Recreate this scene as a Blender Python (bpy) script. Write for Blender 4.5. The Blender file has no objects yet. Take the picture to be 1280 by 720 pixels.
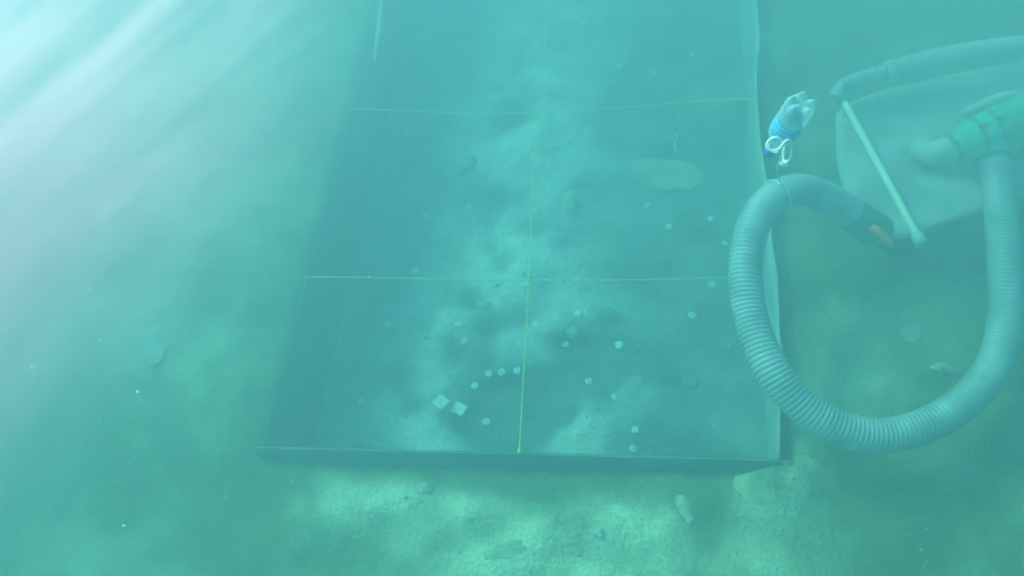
import bpy, bmesh, math, random
import numpy as np
from mathutils import Vector, Matrix

scene = bpy.context.scene
COL = scene.collection
random.seed(7)

# ------------------------------------------------------------------ camera
cam_data = bpy.data.cameras.new('camera')
cam = bpy.data.objects.new('camera', cam_data)
COL.objects.link(cam)
cam.matrix_world = Matrix(((0.9893149, -0.0016316, 0.1457851, 0.5307810), (0.0881872, 0.8029680, -0.5894620, -1.7573411), (-0.1160990, 0.5960200, 0.7945321, 3.4220059), (0, 0, 0, 1)))
cam_data.sensor_width = 36.0
cam_data.lens = 36.0 * 1270.0 / 1280.0
cam_data.clip_start = 0.02
cam_data.clip_end = 300.0
cam_data.dof.use_dof = True
cam_data.dof.focus_distance = 2.9
cam_data.dof.aperture_fstop = 3.0
scene.camera = cam

# ------------------------------------------------------------------ sky, sun, exposure
SUN_DIR = Vector((-0.60, 0.36, 0.72)).normalized()      # towards the sun: far left of the trench
world = bpy.data.worlds.new('World')
scene.world = world
world.use_nodes = True
wn = world.node_tree
wn.nodes.clear()
sky = wn.nodes.new('ShaderNodeTexSky')
sky.sky_type = 'NISHITA'
sky.sun_disc = False
sky.sun_elevation = math.asin(SUN_DIR.z)
sky.sun_rotation = math.atan2(SUN_DIR.x, SUN_DIR.y)
wbg = wn.nodes.new('ShaderNodeBackground')
wbg.inputs['Strength'].default_value = 0.12
wout = wn.nodes.new('ShaderNodeOutputWorld')
wn.links.new(sky.outputs[0], wbg.inputs['Color'])
wn.links.new(wbg.outputs[0], wout.inputs['Surface'])

sun_data = bpy.data.lights.new('sun', 'SUN')
sun_data.energy = 4.5
sun_data.angle = math.radians(10.0)
sun_data.color = (1.0, 0.96, 0.90)
sun = bpy.data.objects.new('sun', sun_data)
sun.rotation_euler = SUN_DIR.to_track_quat('Z', 'Y').to_euler()
sun.location = (-6, 4, 8)
COL.objects.link(sun)

scene.view_settings.view_transform = 'Standard'
scene.view_settings.look = 'None'
scene.view_settings.gamma = 1.0
scene.view_settings.use_curve_mapping = False
scene.view_settings.exposure = 1.12
scene.render.engine = 'CYCLES'
scene.cycles.use_denoising = True
scene.cycles.volume_bounces = 2
scene.cycles.max_bounces = 6
scene.cycles.diffuse_bounces = 2
scene.cycles.transparent_max_bounces = 16
scene.cycles.volume_step_rate = 1.0

#<terrain>
# ------------------------------------------------------------------ terrain functions
import numpy as np
def _hash(ix, iy, s):
    n = (ix.astype(np.int64) * 374761393 + iy.astype(np.int64) * 668265263 + s * 1442695041) & 0x7fffffff
    n = ((n ^ (n >> 13)) * 1274126177) & 0x7fffffff
    n = ((n ^ (n >> 15)) * 2246822519) & 0x7fffffff
    return ((n ^ (n >> 16)) & 0xffff) / 65535.0
def vnoise(x, y, s=0):
    x = np.asarray(x, float); y = np.asarray(y, float)
    ix = np.floor(x); iy = np.floor(y)
    fx = x - ix; fy = y - iy
    fx = fx * fx * fx * (fx * (fx * 6 - 15) + 10); fy = fy * fy * fy * (fy * (fy * 6 - 15) + 10)
    a = _hash(ix, iy, s); b = _hash(ix + 1, iy, s); c = _hash(ix, iy + 1, s); d = _hash(ix + 1, iy + 1, s)
    return (a * (1 - fx) + b * fx) * (1 - fy) + (c * (1 - fx) + d * fx) * fy - 0.5
def fbm(x, y, s=0, octv=5, gain=0.5):
    t = 0.0; a = 1.0; f = 1.0
    for k in range(octv):
        ca, sa = np.cos(0.7 * k + 0.3), np.sin(0.7 * k + 0.3)
        t = t + a * vnoise((x * ca - y * sa) * f, (x * sa + y * ca) * f, s + 17 * k)
        a *= gain; f *= 2.03
    return t
def blobs(x, y, lst):
    t = 0.0
    for bx, by, rx, ry, amp in lst:
        t = t + amp * np.exp(-((x - bx) / rx) ** 2 - ((y - by) / ry) ** 2)
    return t
TX0, TX1, TY0, TY1 = -1.03, 0.99, 0.0, 4.2       # the cut's inner faces
FLOOR_Z = -0.58
# ridges of clean pale sand left standing in the cut, and dark dug hollows: x, y, rx, ry, amount
RIDGE = [(-0.22, 2.55, 0.34, 0.40, 0.8), (-0.10, 2.0, 0.30, 0.34, 0.75), (-0.14, 1.45, 0.25, 0.34, 1.0), (-0.32, 1.15, 0.34, 0.26, 0.85),
         (-0.42, 0.92, 0.30, 0.24, 0.7), (-0.46, 0.62, 0.28, 0.28, 0.8), (-0.58, 0.36, 0.36, 0.20, 0.75), (-0.28, 0.18, 0.26, 0.14, 0.55),
         (0.20, 0.40, 0.15, 0.24, 0.8), (0.06, 0.25, 0.10, 0.16, 0.5), (0.14, 1.02, 0.26, 0.14, 0.6), (-0.55, 1.65, 0.20, 0.20, 0.4),
         (-0.38, 2.1, 0.26, 0.2, 0.5), (0.02, 0.80, 0.18, 0.10, 0.4), (0.45, 0.62, 0.12, 0.16, 0.3), (-0.1, 3.3, 0.4, 0.5, 0.6)]
PITS = [(-0.33, 0.98, 0.10, 0.09, 0.8), (-0.30, 0.78, 0.09, 0.13, 0.7), (-0.16, 1.03, 0.11, 0.08, 0.8), (-0.22, 0.52, 0.12, 0.10, 0.8),
        (-0.14, 0.34, 0.16, 0.12, 0.8), (-0.32, 2.42, 0.12, 0.13, 0.9), (0.22, 0.80, 0.12, 0.12, 0.7), (-0.08, 0.68, 0.10, 0.07, 0.5),
        (-0.02, 0.55, 0.11, 0.14, 0.8), (-0.20, 0.66, 0.06, 0.05, 0.7), (-0.42, 0.80, 0.06, 0.06, 0.6), (-0.40, 1.12, 0.07, 0.05, 0.7), (0.30, 1.0, 0.07, 0.05, 0.6), (-0.60, 0.50, 0.07, 0.05, 0.5), (0.12, 0.50, 0.05, 0.06, 0.6), (-0.10, 1.58, 0.07, 0.06, 0.6), (-0.25, 1.32, 0.06, 0.05, 0.6), (-0.36, 0.46, 0.10, 0.08, 0.9), (-0.27, 0.42, 0.08, 0.07, 0.6), (0.06, 0.62, 0.08, 0.08, 0.6), (0.30, 0.66, 0.12, 0.10, 0.6), (-0.30, 0.62, 0.07, 0.06, 0.5), (0.10, 0.88, 0.08, 0.06, 0.6), (-0.05, 1.2, 0.08, 0.08, 0.5), (-0.35, 1.78, 0.16, 0.10, 0.5), (-0.62, 0.98, 0.08, 0.08, 0.3)]
def floor_pale(x, y):
    m = blobs(x, y, RIDGE) - 1.5 * blobs(x, y, PITS)
    m = 0.80 * m * (1.0 + 1.0 * fbm(x * 7, y * 7, 31, 5, 0.6)) + 0.30 * fbm(x * 4.5, y * 4.5, 5, 4)
    return np.clip(m, 0, 1)
def floor_z(x, y):
    x = np.asarray(x, float); y = np.asarray(y, float)
    z = FLOOR_Z + 0.055 * np.clip(blobs(x, y, RIDGE), 0, 1.2) - 0.085 * np.clip(blobs(x, y, PITS), 0, 1)
    z = z + 0.045 * fbm(x * 2.2, y * 2.2, 3, 5) + 0.012 * fbm(x * 16, y * 16, 9, 3)
    edge = np.minimum(x - TX0, TX1 - x)
    return z + 0.05 * np.exp(-np.clip(edge, 0, 9) / 0.06)
# pale clean sand thrown up in front of the near board
SPOIL = [(-0.62, -0.20, 0.18, 0.09, 0.9), (-0.78, -0.24, 0.08, 0.14, 0.6), (-0.40, -0.16, 0.10, 0.07, 0.7), (-0.18, -0.20, 0.12, 0.08, 0.8), (0.10, -0.27, 0.12, 0.12, 0.7),
         (0.36, -0.22, 0.16, 0.10, 0.85), (0.55, -0.24, 0.07, 0.12, 0.6), (0.90, -0.14, 0.14, 0.10, 0.65), (0.85, -0.38, 0.18, 0.08, 0.6), (-0.05, -0.40, 0.12, 0.08, 0.6),
         (0.26, -0.46, 0.12, 0.06, 0.5), (0.98, 0.06, 0.14, 0.08, 0.45), (-1.6, 1.0, 0.5, 0.6, 0.25), (-1.4, 0.4, 0.3, 0.3, 0.25), (-1.8, 2.2, 0.7, 0.5, 0.3),
         (1.30, 0.36, 0.25, 0.10, 0.40), (1.15, 0.62, 0.2, 0.12, 0.22), (1.55, 0.80, 0.2, 0.2, 0.15), (0.15, -0.42, 0.75, 0.20, 0.55), (0.25, -0.75, 0.9, 0.3, 0.4)]
def bed_pale(x, y):
    m = blobs(x, y, SPOIL)
    m = 0.72 * m * (1.0 + 1.2 * fbm(x * 7, y * 7, 41, 5, 0.6)) + 0.50 * fbm(x * 3.0, y * 3.0, 15, 6, 0.62)
    return np.clip(m, 0, 1)
def bed_z(x, y):
    x = np.asarray(x, float); y = np.asarray(y, float)
    base = -0.085 + 0.075 / (1 + np.exp((x + 0.95 + 0.0 * y) / 0.12)) * (1 / (1 + np.exp(-(y + 0.02) / 0.07)))
    z = base + 0.05 * np.clip(blobs(x, y, SPOIL), 0, 1.2) + 0.05 * fbm(x * 1.1, y * 1.1, 23, 6) + 0.012 * fbm(x * 11, y * 11, 29, 3)
    r = np.hypot(x, y - 1)
    z = z + 0.35 * fbm(x * 0.16, y * 0.16, 77, 4) * np.clip((r - 4) / 8, 0, 1)
    # keep it under the tops of the boards that hold it back
    dx = np.maximum(np.maximum(TX0 - x, x - TX1), 0); dy = np.maximum(np.maximum(TY0 - y, y - TY1), 0)
    d = np.hypot(dx, dy)
    cap = np.where(x < TX0, np.where(y > 0, -0.008, -0.05), np.where(y < 0, -0.065, -0.06))
    k = np.exp(-d / 0.12)
    return z * (1 - k) + np.minimum(z, cap) * k
#</terrain>

# ------------------------------------------------------------------ materials
def mat(name, color=(0.5, 0.5, 0.5), rough=0.6, spec=0.3, alpha=1.0, metallic=0.0):
    m = bpy.data.materials.new(name)
    m.use_nodes = True
    b = m.node_tree.nodes['Principled BSDF']
    b.inputs['Base Color'].default_value = (*color, 1)
    b.inputs['Roughness'].default_value = rough
    b.inputs['Specular IOR Level'].default_value = spec
    b.inputs['Metallic'].default_value = metallic
    b.inputs['Alpha'].default_value = alpha
    return m
def noise_color(m, c1, c2, scale=8.0, detail=6.0, lo=0.35, hi=0.65, coord='Object', bump=0.0, bump_scale=60.0, stretch=None):
    nt = m.node_tree; N = nt.nodes; L = nt.links
    b = N['Principled BSDF']
    tc = N.new('ShaderNodeTexCoord')
    src = tc.outputs[coord]
    if stretch:
        mp = N.new('ShaderNodeMapping'); mp.inputs['Scale'].default_value = stretch
        L.new(src, mp.inputs['Vector']); src = mp.outputs[0]
    nz = N.new('ShaderNodeTexNoise'); nz.inputs['Scale'].default_value = scale; nz.inputs['Detail'].default_value = detail
    L.new(src, nz.inputs['Vector'])
    cr = N.new('ShaderNodeValToRGB')
    cr.color_ramp.elements[0].position = lo; cr.color_ramp.elements[0].color = (*c1, 1)
    cr.color_ramp.elements[1].position = hi; cr.color_ramp.elements[1].color = (*c2, 1)
    L.new(nz.outputs['Fac'], cr.inputs[0])
    L.new(cr.outputs[0], b.inputs['Base Color'])
    if bump:
        n2 = N.new('ShaderNodeTexNoise'); n2.inputs['Scale'].default_value = bump_scale; n2.inputs['Detail'].default_value = 5
        L.new(src, n2.inputs['Vector'])
        bp = N.new('ShaderNodeBump'); bp.inputs['Strength'].default_value = bump; bp.inputs['Distance'].default_value = 0.01
        L.new(n2.outputs['Fac'], bp.inputs['Height']); L.new(bp.outputs[0], b.inputs['Normal'])
    return m
def sediment(name, dark, mid, pale):
    """silt and clean sand: the mesh attribute 'pale' says where the clean sand lies"""
    m = bpy.data.materials.new(name); m.use_nodes = True
    nt = m.node_tree; N = nt.nodes; L = nt.links; b = N['Principled BSDF']
    b.inputs['Roughness'].default_value = 0.95; b.inputs['Specular IOR Level'].default_value = 0.1
    tc = N.new('ShaderNodeTexCoord')
    n1 = N.new('ShaderNodeTexNoise'); n1.inputs['Scale'].default_value = 5.0; n1.inputs['Detail'].default_value = 10; n1.inputs['Roughness'].default_value = 0.62
    n2 = N.new('ShaderNodeTexNoise'); n2.inputs['Scale'].default_value = 85.0; n2.inputs['Detail'].default_value = 5; n2.inputs['Roughness'].default_value = 0.7
    n3 = N.new('ShaderNodeTexVoronoi'); n3.inputs['Scale'].default_value = 42.0
    for n in (n1, n2, n3): L.new(tc.outputs['Object'], n.inputs['Vector'])
    cr = N.new('ShaderNodeValToRGB')
    cr.color_ramp.elements[0].position = 0.34; cr.color_ramp.elements[0].color = (*dark, 1)
    cr.color_ramp.elements[1].position = 0.66; cr.color_ramp.elements[1].color = (*mid, 1)
    L.new(n1.outputs['Fac'], cr.inputs[0])
    at = N.new('ShaderNodeAttribute'); at.attribute_name = 'pale'
    mx = N.new('ShaderNodeMix'); mx.data_type = 'RGBA'
    L.new(at.outputs['Fac'], mx.inputs['Factor']); L.new(cr.outputs[0], mx.inputs['A']); mx.inputs['B'].default_value = (*pale, 1)
    # grains and shell grit
    gr = N.new('ShaderNodeMapRange'); gr.inputs['From Min'].default_value = 0.3; gr.inputs['From Max'].default_value = 0.7
    gr.inputs['To Min'].default_value = 0.55; gr.inputs['To Max'].default_value = 1.35
    L.new(n2.outputs['Fac'], gr.inputs['Value'])
    mul = N.new('ShaderNodeMix'); mul.data_type = 'RGBA'; mul.blend_type = 'MULTIPLY'; mul.inputs['Factor'].default_value = 1.0
    L.new(mx.outputs['Result'], mul.inputs['A']); L.new(gr.outputs[0], mul.inputs['B'])
    L.new(mul.outputs['Result'], b.inputs['Base Color'])
    add = N.new('ShaderNodeMath'); add.operation = 'ADD'
    L.new(n2.outputs['Fac'], add.inputs[0]); L.new(n3.outputs['Distance'], add.inputs[1])
    bp = N.new('ShaderNodeBump'); bp.inputs['Strength'].default_value = 0.6; bp.inputs['Distance'].default_value = 0.012
    L.new(add.outputs[0], bp.inputs['Height']); L.new(bp.outputs[0], b.inputs['Normal'])
    return m

M = {}
M['bed'] = sediment('seabed_silt', (0.08, 0.115, 0.04), (0.19, 0.23, 0.085), (0.76, 0.75, 0.48))
M['floor'] = sediment('trench_sediment', (0.085, 0.12, 0.115), (0.25, 0.29, 0.28), (0.78, 0.80, 0.72))
M['earth'] = noise_color(mat('trench_side_earth', rough=0.95), (0.10, 0.11, 0.08), (0.20, 0.20, 0.15), 6, 8, bump=0.5)
M['board'] = noise_color(mat('board_dark_plastic', rough=0.7), (0.025, 0.045, 0.06), (0.055, 0.085, 0.105), 5, 9, bump=0.15, bump_scale=40)
M['liner'] = noise_color(mat('pale_liner', rough=0.7), (0.30, 0.33, 0.30), (0.46, 0.49, 0.45), 6, 8, bump=0.2, bump_scale=20)
M['rim'] = noise_color(mat('worn_rim', rough=0.6), (0.09, 0.12, 0.12), (0.34, 0.37, 0.36), 6, 8)
M['twine'] = noise_color(mat('yellow_twine', rough=0.7), (0.70, 0.62, 0.10), (0.90, 0.82, 0.22), 40, 3)
M['white_cord'] = mat('white_cord', (0.85, 0.86, 0.80), 0.5)
M['tag'] = noise_color(mat('white_plastic_tag', rough=0.5), (0.88, 0.90, 0.87), (0.95, 0.96, 0.93), 60, 3)
M['tag_old'] = noise_color(mat('silted_plastic_tag', rough=0.7), (0.52, 0.55, 0.51), (0.80, 0.82, 0.76), 70, 4)
M['nail'] = mat('nail_steel', (0.22, 0.22, 0.20), 0.6)
M['ink'] = mat('tag_ink', (0.25, 0.25, 0.27), 0.6)
M['stone'] = noise_color(mat('pale_stone', rough=0.9), (0.24, 0.25, 0.20), (0.44, 0.44, 0.37), 9, 10, bump=0.5, bump_scale=40)
M['stone_white'] = noise_color(mat('bright_stone', rough=0.85), (0.42, 0.42, 0.35), (0.68, 0.67, 0.58), 14, 10, bump=0.5, bump_scale=50)
M['stone_sandy'] = noise_color(mat('sand_coated_stone', rough=0.95), (0.34, 0.36, 0.22), (0.60, 0.61, 0.40), 11, 10, bump=0.5, bump_scale=40)
M['stone_grey'] = noise_color(mat('grey_stone', rough=0.9), (0.20, 0.21, 0.18), (0.36, 0.36, 0.32), 14, 8, bump=0.5, bump_scale=40)
M['hose'] = noise_color(mat('hose_grey_pvc', rough=0.35, spec=0.5), (0.24, 0.29, 0.30), (0.46, 0.50, 0.51), 8, 12)
M['hose_pale'] = noise_color(mat('hose_pale_pvc', rough=0.5, spec=0.4), (0.38, 0.42, 0.38), (0.54, 0.57, 0.52), 6, 6)
M['pipe'] = noise_color(mat('cream_pipe', rough=0.45), (0.72, 0.72, 0.56), (0.86, 0.86, 0.72), 10, 6)
M['green'] = noise_color(mat('green_plastic', rough=0.45, spec=0.4), (0.0, 0.44, 0.29), (0.01, 0.60, 0.42), 7, 5)
M['dark_green'] = noise_color(mat('dark_green_plastic', rough=0.5), (0.01, 0.13, 0.09), (0.02, 0.22, 0.15), 9, 5)
M['dark'] = mat('dark_rubber', (0.03, 0.035, 0.035), 0.6)
M['orange'] = noise_color(mat('orange_grip', rough=0.5), (0.92, 0.14, 0.06), (0.98, 0.24, 0.11), 25, 4)
M['sheet'] = noise_color(mat('pale_tarpaulin', rough=0.6), (0.28, 0.31, 0.29), (0.48, 0.51, 0.49), 5, 10, bump=0.25, bump_scale=9)
M['fleck'] = mat('suspended_fleck', (0.9, 0.9, 0.85), 0.6)
# clear bottle plastic
def pet(name):
    m = bpy.data.materials.new(name); m.use_nodes = True
    nt = m.node_tree; N = nt.nodes; L = nt.links; N.clear()
    o = N.new('ShaderNodeOutputMaterial'); mx = N.new('ShaderNodeMixShader'); lw = N.new('ShaderNodeLayerWeight')
    lw.inputs['Blend'].default_value = 0.45
    tr = N.new('ShaderNodeBsdfTransparent'); tr.inputs['Color'].default_value = (0.86, 0.95, 0.96, 1)
    p = N.new('ShaderNodeBsdfPrincipled'); p.inputs['Base Color'].default_value = (0.66, 1.0, 0.98, 1); p.inputs['Roughness'].default_value = 0.06
    p.inputs['Specular IOR Level'].default_value = 1.0
    mr = N.new('ShaderNodeMapRange'); mr.inputs['To Min'].default_value = 0.12; mr.inputs['To Max'].default_value = 0.60
    L.new(lw.outputs['Facing'], mr.inputs['Value']); L.new(mr.outputs[0], mx.inputs[0])
    L.new(tr.outputs[0], mx.inputs[1]); L.new(p.outputs[0], mx.inputs[2]); L.new(mx.outputs[0], o.inputs['Surface'])
    return m
M['pet'] = pet('clear_bottle_plastic')
def label_mat():
    m = mat('blue_bottle_label', rough=0.3)
    nt = m.node_tree; N = nt.nodes; L = nt.links; b = N['Principled BSDF']
    tc = N.new('ShaderNodeTexCoord'); wv = N.new('ShaderNodeTexWave'); wv.bands_direction = 'Z'
    wv.inputs['Scale'].default_value = 22.0; wv.inputs['Distortion'].default_value = 5.0; wv.inputs['Detail'].default_value = 2; wv.inputs['Detail Scale'].default_value = 2.2
    L.new(tc.outputs['Object'], wv.inputs['Vector'])
    cr = N.new('ShaderNodeValToRGB')
    cr.color_ramp.elements[0].position = 0.45; cr.color_ramp.elements[0].color = (0.02, 0.36, 0.74, 1)
    cr.color_ramp.elements[1].position = 1.0; cr.color_ramp.elements[1].color = (0.35, 0.78, 0.92, 1)
    L.new(wv.outputs['Fac'], cr.inputs[0]); L.new(cr.outputs[0], b.inputs['Base Color'])
    return m
M['label'] = label_mat()
M['cap'] = mat('blue_cap', (0.02, 0.16, 0.62), 0.4)

# ------------------------------------------------------------------ mesh helpers
def link(name, me, m, parent=None, smooth=True):
    o = bpy.data.objects.new(name, me)
    COL.objects.link(o)
    if m is not None and not me.materials: me.materials.append(m)
    if parent is not None: o.parent = parent
    if smooth:
        for p in me.polygons: p.use_smooth = True
    return o
def mesh(name, verts, faces):
    me = bpy.data.meshes.new(name)
    me.from_pydata([tuple(map(float, v)) for v in verts], [], [tuple(map(int, f)) for f in faces])
    me.update()
    return me
def tag(o, label=None, cat=None, group=None, kind=None):
    if label: o['label'] = label
    if cat: o['category'] = cat
    if group: o['group'] = group
    if kind: o['kind'] = kind
    return o
def empty(name, loc=(0, 0, 0)):
    o = bpy.data.objects.new(name, None); o.empty_display_size = 0.05; o.location = loc
    COL.objects.link(o); return o
def catmull(pts, per=12):
    pts = [np.array(p, float) for p in pts]
    P = [2 * pts[0] - pts[1]] + pts + [2 * pts[-1] - pts[-2]]
    out = []
    for i in range(1, len(P) - 2):
        p0, p1, p2, p3 = P[i - 1], P[i], P[i + 1], P[i + 2]
        for k in range(per):
            t = k / per
            out.append(0.5 * ((2 * p1) + (-p0 + p2) * t + (2 * p0 - 5 * p1 + 4 * p2 - p3) * t * t + (-p0 + 3 * p1 - 3 * p2 + p3) * t ** 3))
    out.append(P[-2])
    return np.array(out)
def resample(path, step):
    seg = np.linalg.norm(np.diff(path, axis=0), axis=1); s = np.concatenate([[0], np.cumsum(seg)])
    n = max(2, int(round(s[-1] / step)) + 1); t = np.linspace(0, s[-1], n)
    return np.stack([np.interp(t, s, path[:, k]) for k in range(3)], 1), t
def sweep(path, radius, segs=12, cap=True, org=(0, 0, 0), twist=None):
    """tube along path; radius a number, an array, or f(i, angle array)"""
    path = np.asarray(path, float) - np.asarray(org, float)
    n = len(path); T = np.gradient(path, axis=0); T /= np.linalg.norm(T, axis=1)[:, None]
    u = np.cross(T[0], (0, 0, 1.0));
    if np.linalg.norm(u) < 1e-3: u = np.cross(T[0], (0, 1.0, 0))
    u /= np.linalg.norm(u)
    ang = np.linspace(0, 2 * np.pi, segs, endpoint=False)
    V = []
    for i in range(n):
        u = u - T[i] * u.dot(T[i]); u /= np.linalg.norm(u); w = np.cross(T[i], u)
        r = radius(i, ang) if callable(radius) else (radius[i] if hasattr(radius, '__len__') else radius)
        r = np.broadcast_to(r, ang.shape)
        V.append(path[i] + (np.cos(ang) * r)[:, None] * u + (np.sin(ang) * r)[:, None] * w)
    V = np.concatenate(V)
    F = []
    for i in range(n - 1):
        for k in range(segs):
            k2 = (k + 1) % segs
            F.append((i * segs + k, i * segs + k2, (i + 1) * segs + k2, (i + 1) * segs + k))
    if cap:
        F.append(tuple(range(segs))[::-1]); F.append(tuple(range((n - 1) * segs, n * segs)))
    return V, F
def tube(name, pts, r, m, parent=None, segs=12, per=10, org=(0, 0, 0), smooth_path=True):
    path = catmull(pts, per) if smooth_path else np.array(pts, float)
    V, F = sweep(path, r, segs, True, org)
    return link(name, mesh(name, V, F), m, parent)
def lathe(prof, segs=32, rfun=None):
    ang = np.linspace(0, 2 * np.pi, segs, endpoint=False); V = []; F = []
    for j, (r, z) in enumerate(prof):
        for a in ang:
            rr = r * (rfun(j, a, r, z) if rfun else 1)
            V.append((rr * np.cos(a), rr * np.sin(a), z))
    for j in range(len(prof) - 1):
        for k in range(segs):
            k2 = (k + 1) % segs
            F.append((j * segs + k, j * segs + k2, (j + 1) * segs + k2, (j + 1) * segs + k))
    return V, F
def boxmesh(name, lo, hi, bevel=0.0):
    bm = bmesh.new(); bmesh.ops.create_cube(bm, size=1)
    lo = Vector(lo); hi = Vector(hi)
    for v in bm.verts: v.co = Vector([lo[k] + (v.co[k] + 0.5) * (hi[k] - lo[k]) for k in range(3)])
    if bevel: bmesh.ops.bevel(bm, geom=list(bm.edges), offset=bevel, segments=2, affect='EDGES')
    me = bpy.data.meshes.new(name); bm.to_mesh(me); bm.free(); return me
def stone_mesh(name, sx, sy, sz, seed, sub=4, rough=0.28, flat=0.0):
    bm = bmesh.new(); bmesh.ops.create_icosphere(bm, subdivisions=sub, radius=1)
    for v in bm.verts:
        p = np.array(v.co)
        n = fbm(p[0] * 1.3 + seed * 3.1 + p[2], p[1] * 1.3 + seed * 1.7 - p[2] * 0.8, seed, 4)
        n2 = fbm(p[0] * 4 + p[2] * 2, p[1] * 4 + seed - p[2] * 2, seed + 5, 3)
        k = 1 + rough * 1.6 * float(n) + rough * 0.25 * float(n2)
        z = p[2]
        if flat: z = math.copysign(min(abs(z), 1 - flat) / (1 - flat), z)
        v.co = (p[0] * sx * k, p[1] * sy * k, z * sz * (0.5 + 0.5 * k))
    me = bpy.data.meshes.new(name); bm.to_mesh(me); bm.free(); return me

# ------------------------------------------------------------------ the seabed (one sheet with the cut left open) and the trench floor
def axis(lo, hi, step, far_lo, far_hi, exact=()):
    a = list(np.arange(lo, hi + 1e-6, step)); s = step; x = lo; left = []
    while x > far_lo: s *= 1.22; x -= s; left.append(x)
    s = step; x = a[-1]; right = []
    while x < far_hi: s *= 1.22; x += s; right.append(x)
    g = np.array(left[::-1] + a + right)
    for e in exact:                                   # pull the nearest line onto the edge of the cut
        g[np.argmin(abs(g - e))] = e
    return g
xs = axis(-4.2, 3.2, 0.026, -45, 45, (TX0 - 0.02, TX1 + 0.02)); ys = axis(-1.3, 4.6, 0.026, -45, 45, (TY0 - 0.02, TY1))
GX, GY = np.meshgrid(xs, ys)
GZ = bed_z(GX, GY)
nx, ny = len(xs), len(ys)
V = np.stack([GX.ravel(), GY.ravel(), GZ.ravel()], 1)
cx = 0.5 * (xs[:-1] + xs[1:]); cy = 0.5 * (ys[:-1] + ys[1:])
inx = (cx > TX0 - 0.02) & (cx < TX1 + 0.02); iny = (cy > TY0 - 0.02) & (cy < TY1)
ii, jj = np.meshgrid(np.arange(nx - 1), np.arange(ny - 1)); keep = ~(inx[None, :] & iny[:, None])
base = (jj * nx + ii)[keep]
Fq = np.stack([base, base + 1, base + nx + 1, base + nx], 1)
# the cut sides: a skirt down from the sheet's inner edge
i0 = int(np.argmin(abs(xs - (TX0 - 0.02)))); i1 = int(np.argmin(abs(xs - (TX1 + 0.02)))); j0 = int(np.argmin(abs(ys - (TY0 - 0.02)))); j1 = int(np.argmin(abs(ys - TY1)))
loop = [j0 * nx + i for i in range(i0, i1)] + [j * nx + i1 for j in range(j0, j1)] + [j1 * nx + i for i in range(i1, i0, -1)] + [j * nx + i0 for j in range(j1, j0, -1)]
low = V[loop].copy(); low[:, 2] = -0.9
nb = len(V); V2 = np.concatenate([V, low]); nl = len(loop)
Fs = np.array([(loop[k], loop[(k + 1) % nl], nb + (k + 1) % nl, nb + k) for k in range(nl)])
def fast_mesh(name, V, F):
    me = bpy.data.meshes.new(name)
    me.vertices.add(len(V)); me.vertices.foreach_set('co', np.asarray(V, np.float32).ravel())
    me.loops.add(len(F) * 4); me.loops.foreach_set('vertex_index', np.asarray(F, np.int32).ravel())
    me.polygons.add(len(F)); me.polygons.foreach_set('loop_start', np.arange(0, len(F) * 4, 4, dtype=np.int32))
    me.polygons.foreach_set('loop_total', np.full(len(F), 4, np.int32))
    me.update(calc_edges=True); me.validate(); return me
def smooth_all(me): me.polygons.foreach_set('use_smooth', np.ones(len(me.polygons), bool))
me = fast_mesh('seabed', V2, np.concatenate([Fq, Fs])); smooth_all(me)
at = me.attributes.new('pale', 'FLOAT', 'POINT')
at.data.foreach_set('value', np.concatenate([bed_pale(GX, GY).ravel(), np.zeros(nl)]).astype(np.float32))
me.materials.append(M['bed'])
seabed = link('seabed', me, None, None, False); tag(seabed, 'greenish silty seabed around the dug trench', kind='structure')

fx = np.linspace(TX0 - 0.019, TX1 + 0.019, 130); fy = np.linspace(TY0 - 0.019, TY1 - 0.001, 260)
FX, FY = np.meshgrid(fx, fy); FZ = floor_z(FX, FY)
ii, jj = np.meshgrid(np.arange(len(fx) - 1), np.arange(len(fy) - 1)); b0 = (jj * len(fx) + ii).ravel()
me = fast_mesh('trench_floor', np.stack([FX.ravel(), FY.ravel(), FZ.ravel()], 1), np.stack([b0, b0 + 1, b0 + len(fx) + 1, b0 + len(fx)], 1)); smooth_all(me)
at = me.attributes.new('pale', 'FLOAT', 'POINT'); at.data.foreach_set('value', floor_pale(FX, FY).ravel().astype(np.float32))
me.materials.append(M['floor'])
tfloor = link('trench_floor', me, None, None, False); tag(tfloor, 'uneven sandy floor of the dug trench', kind='structure')

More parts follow.
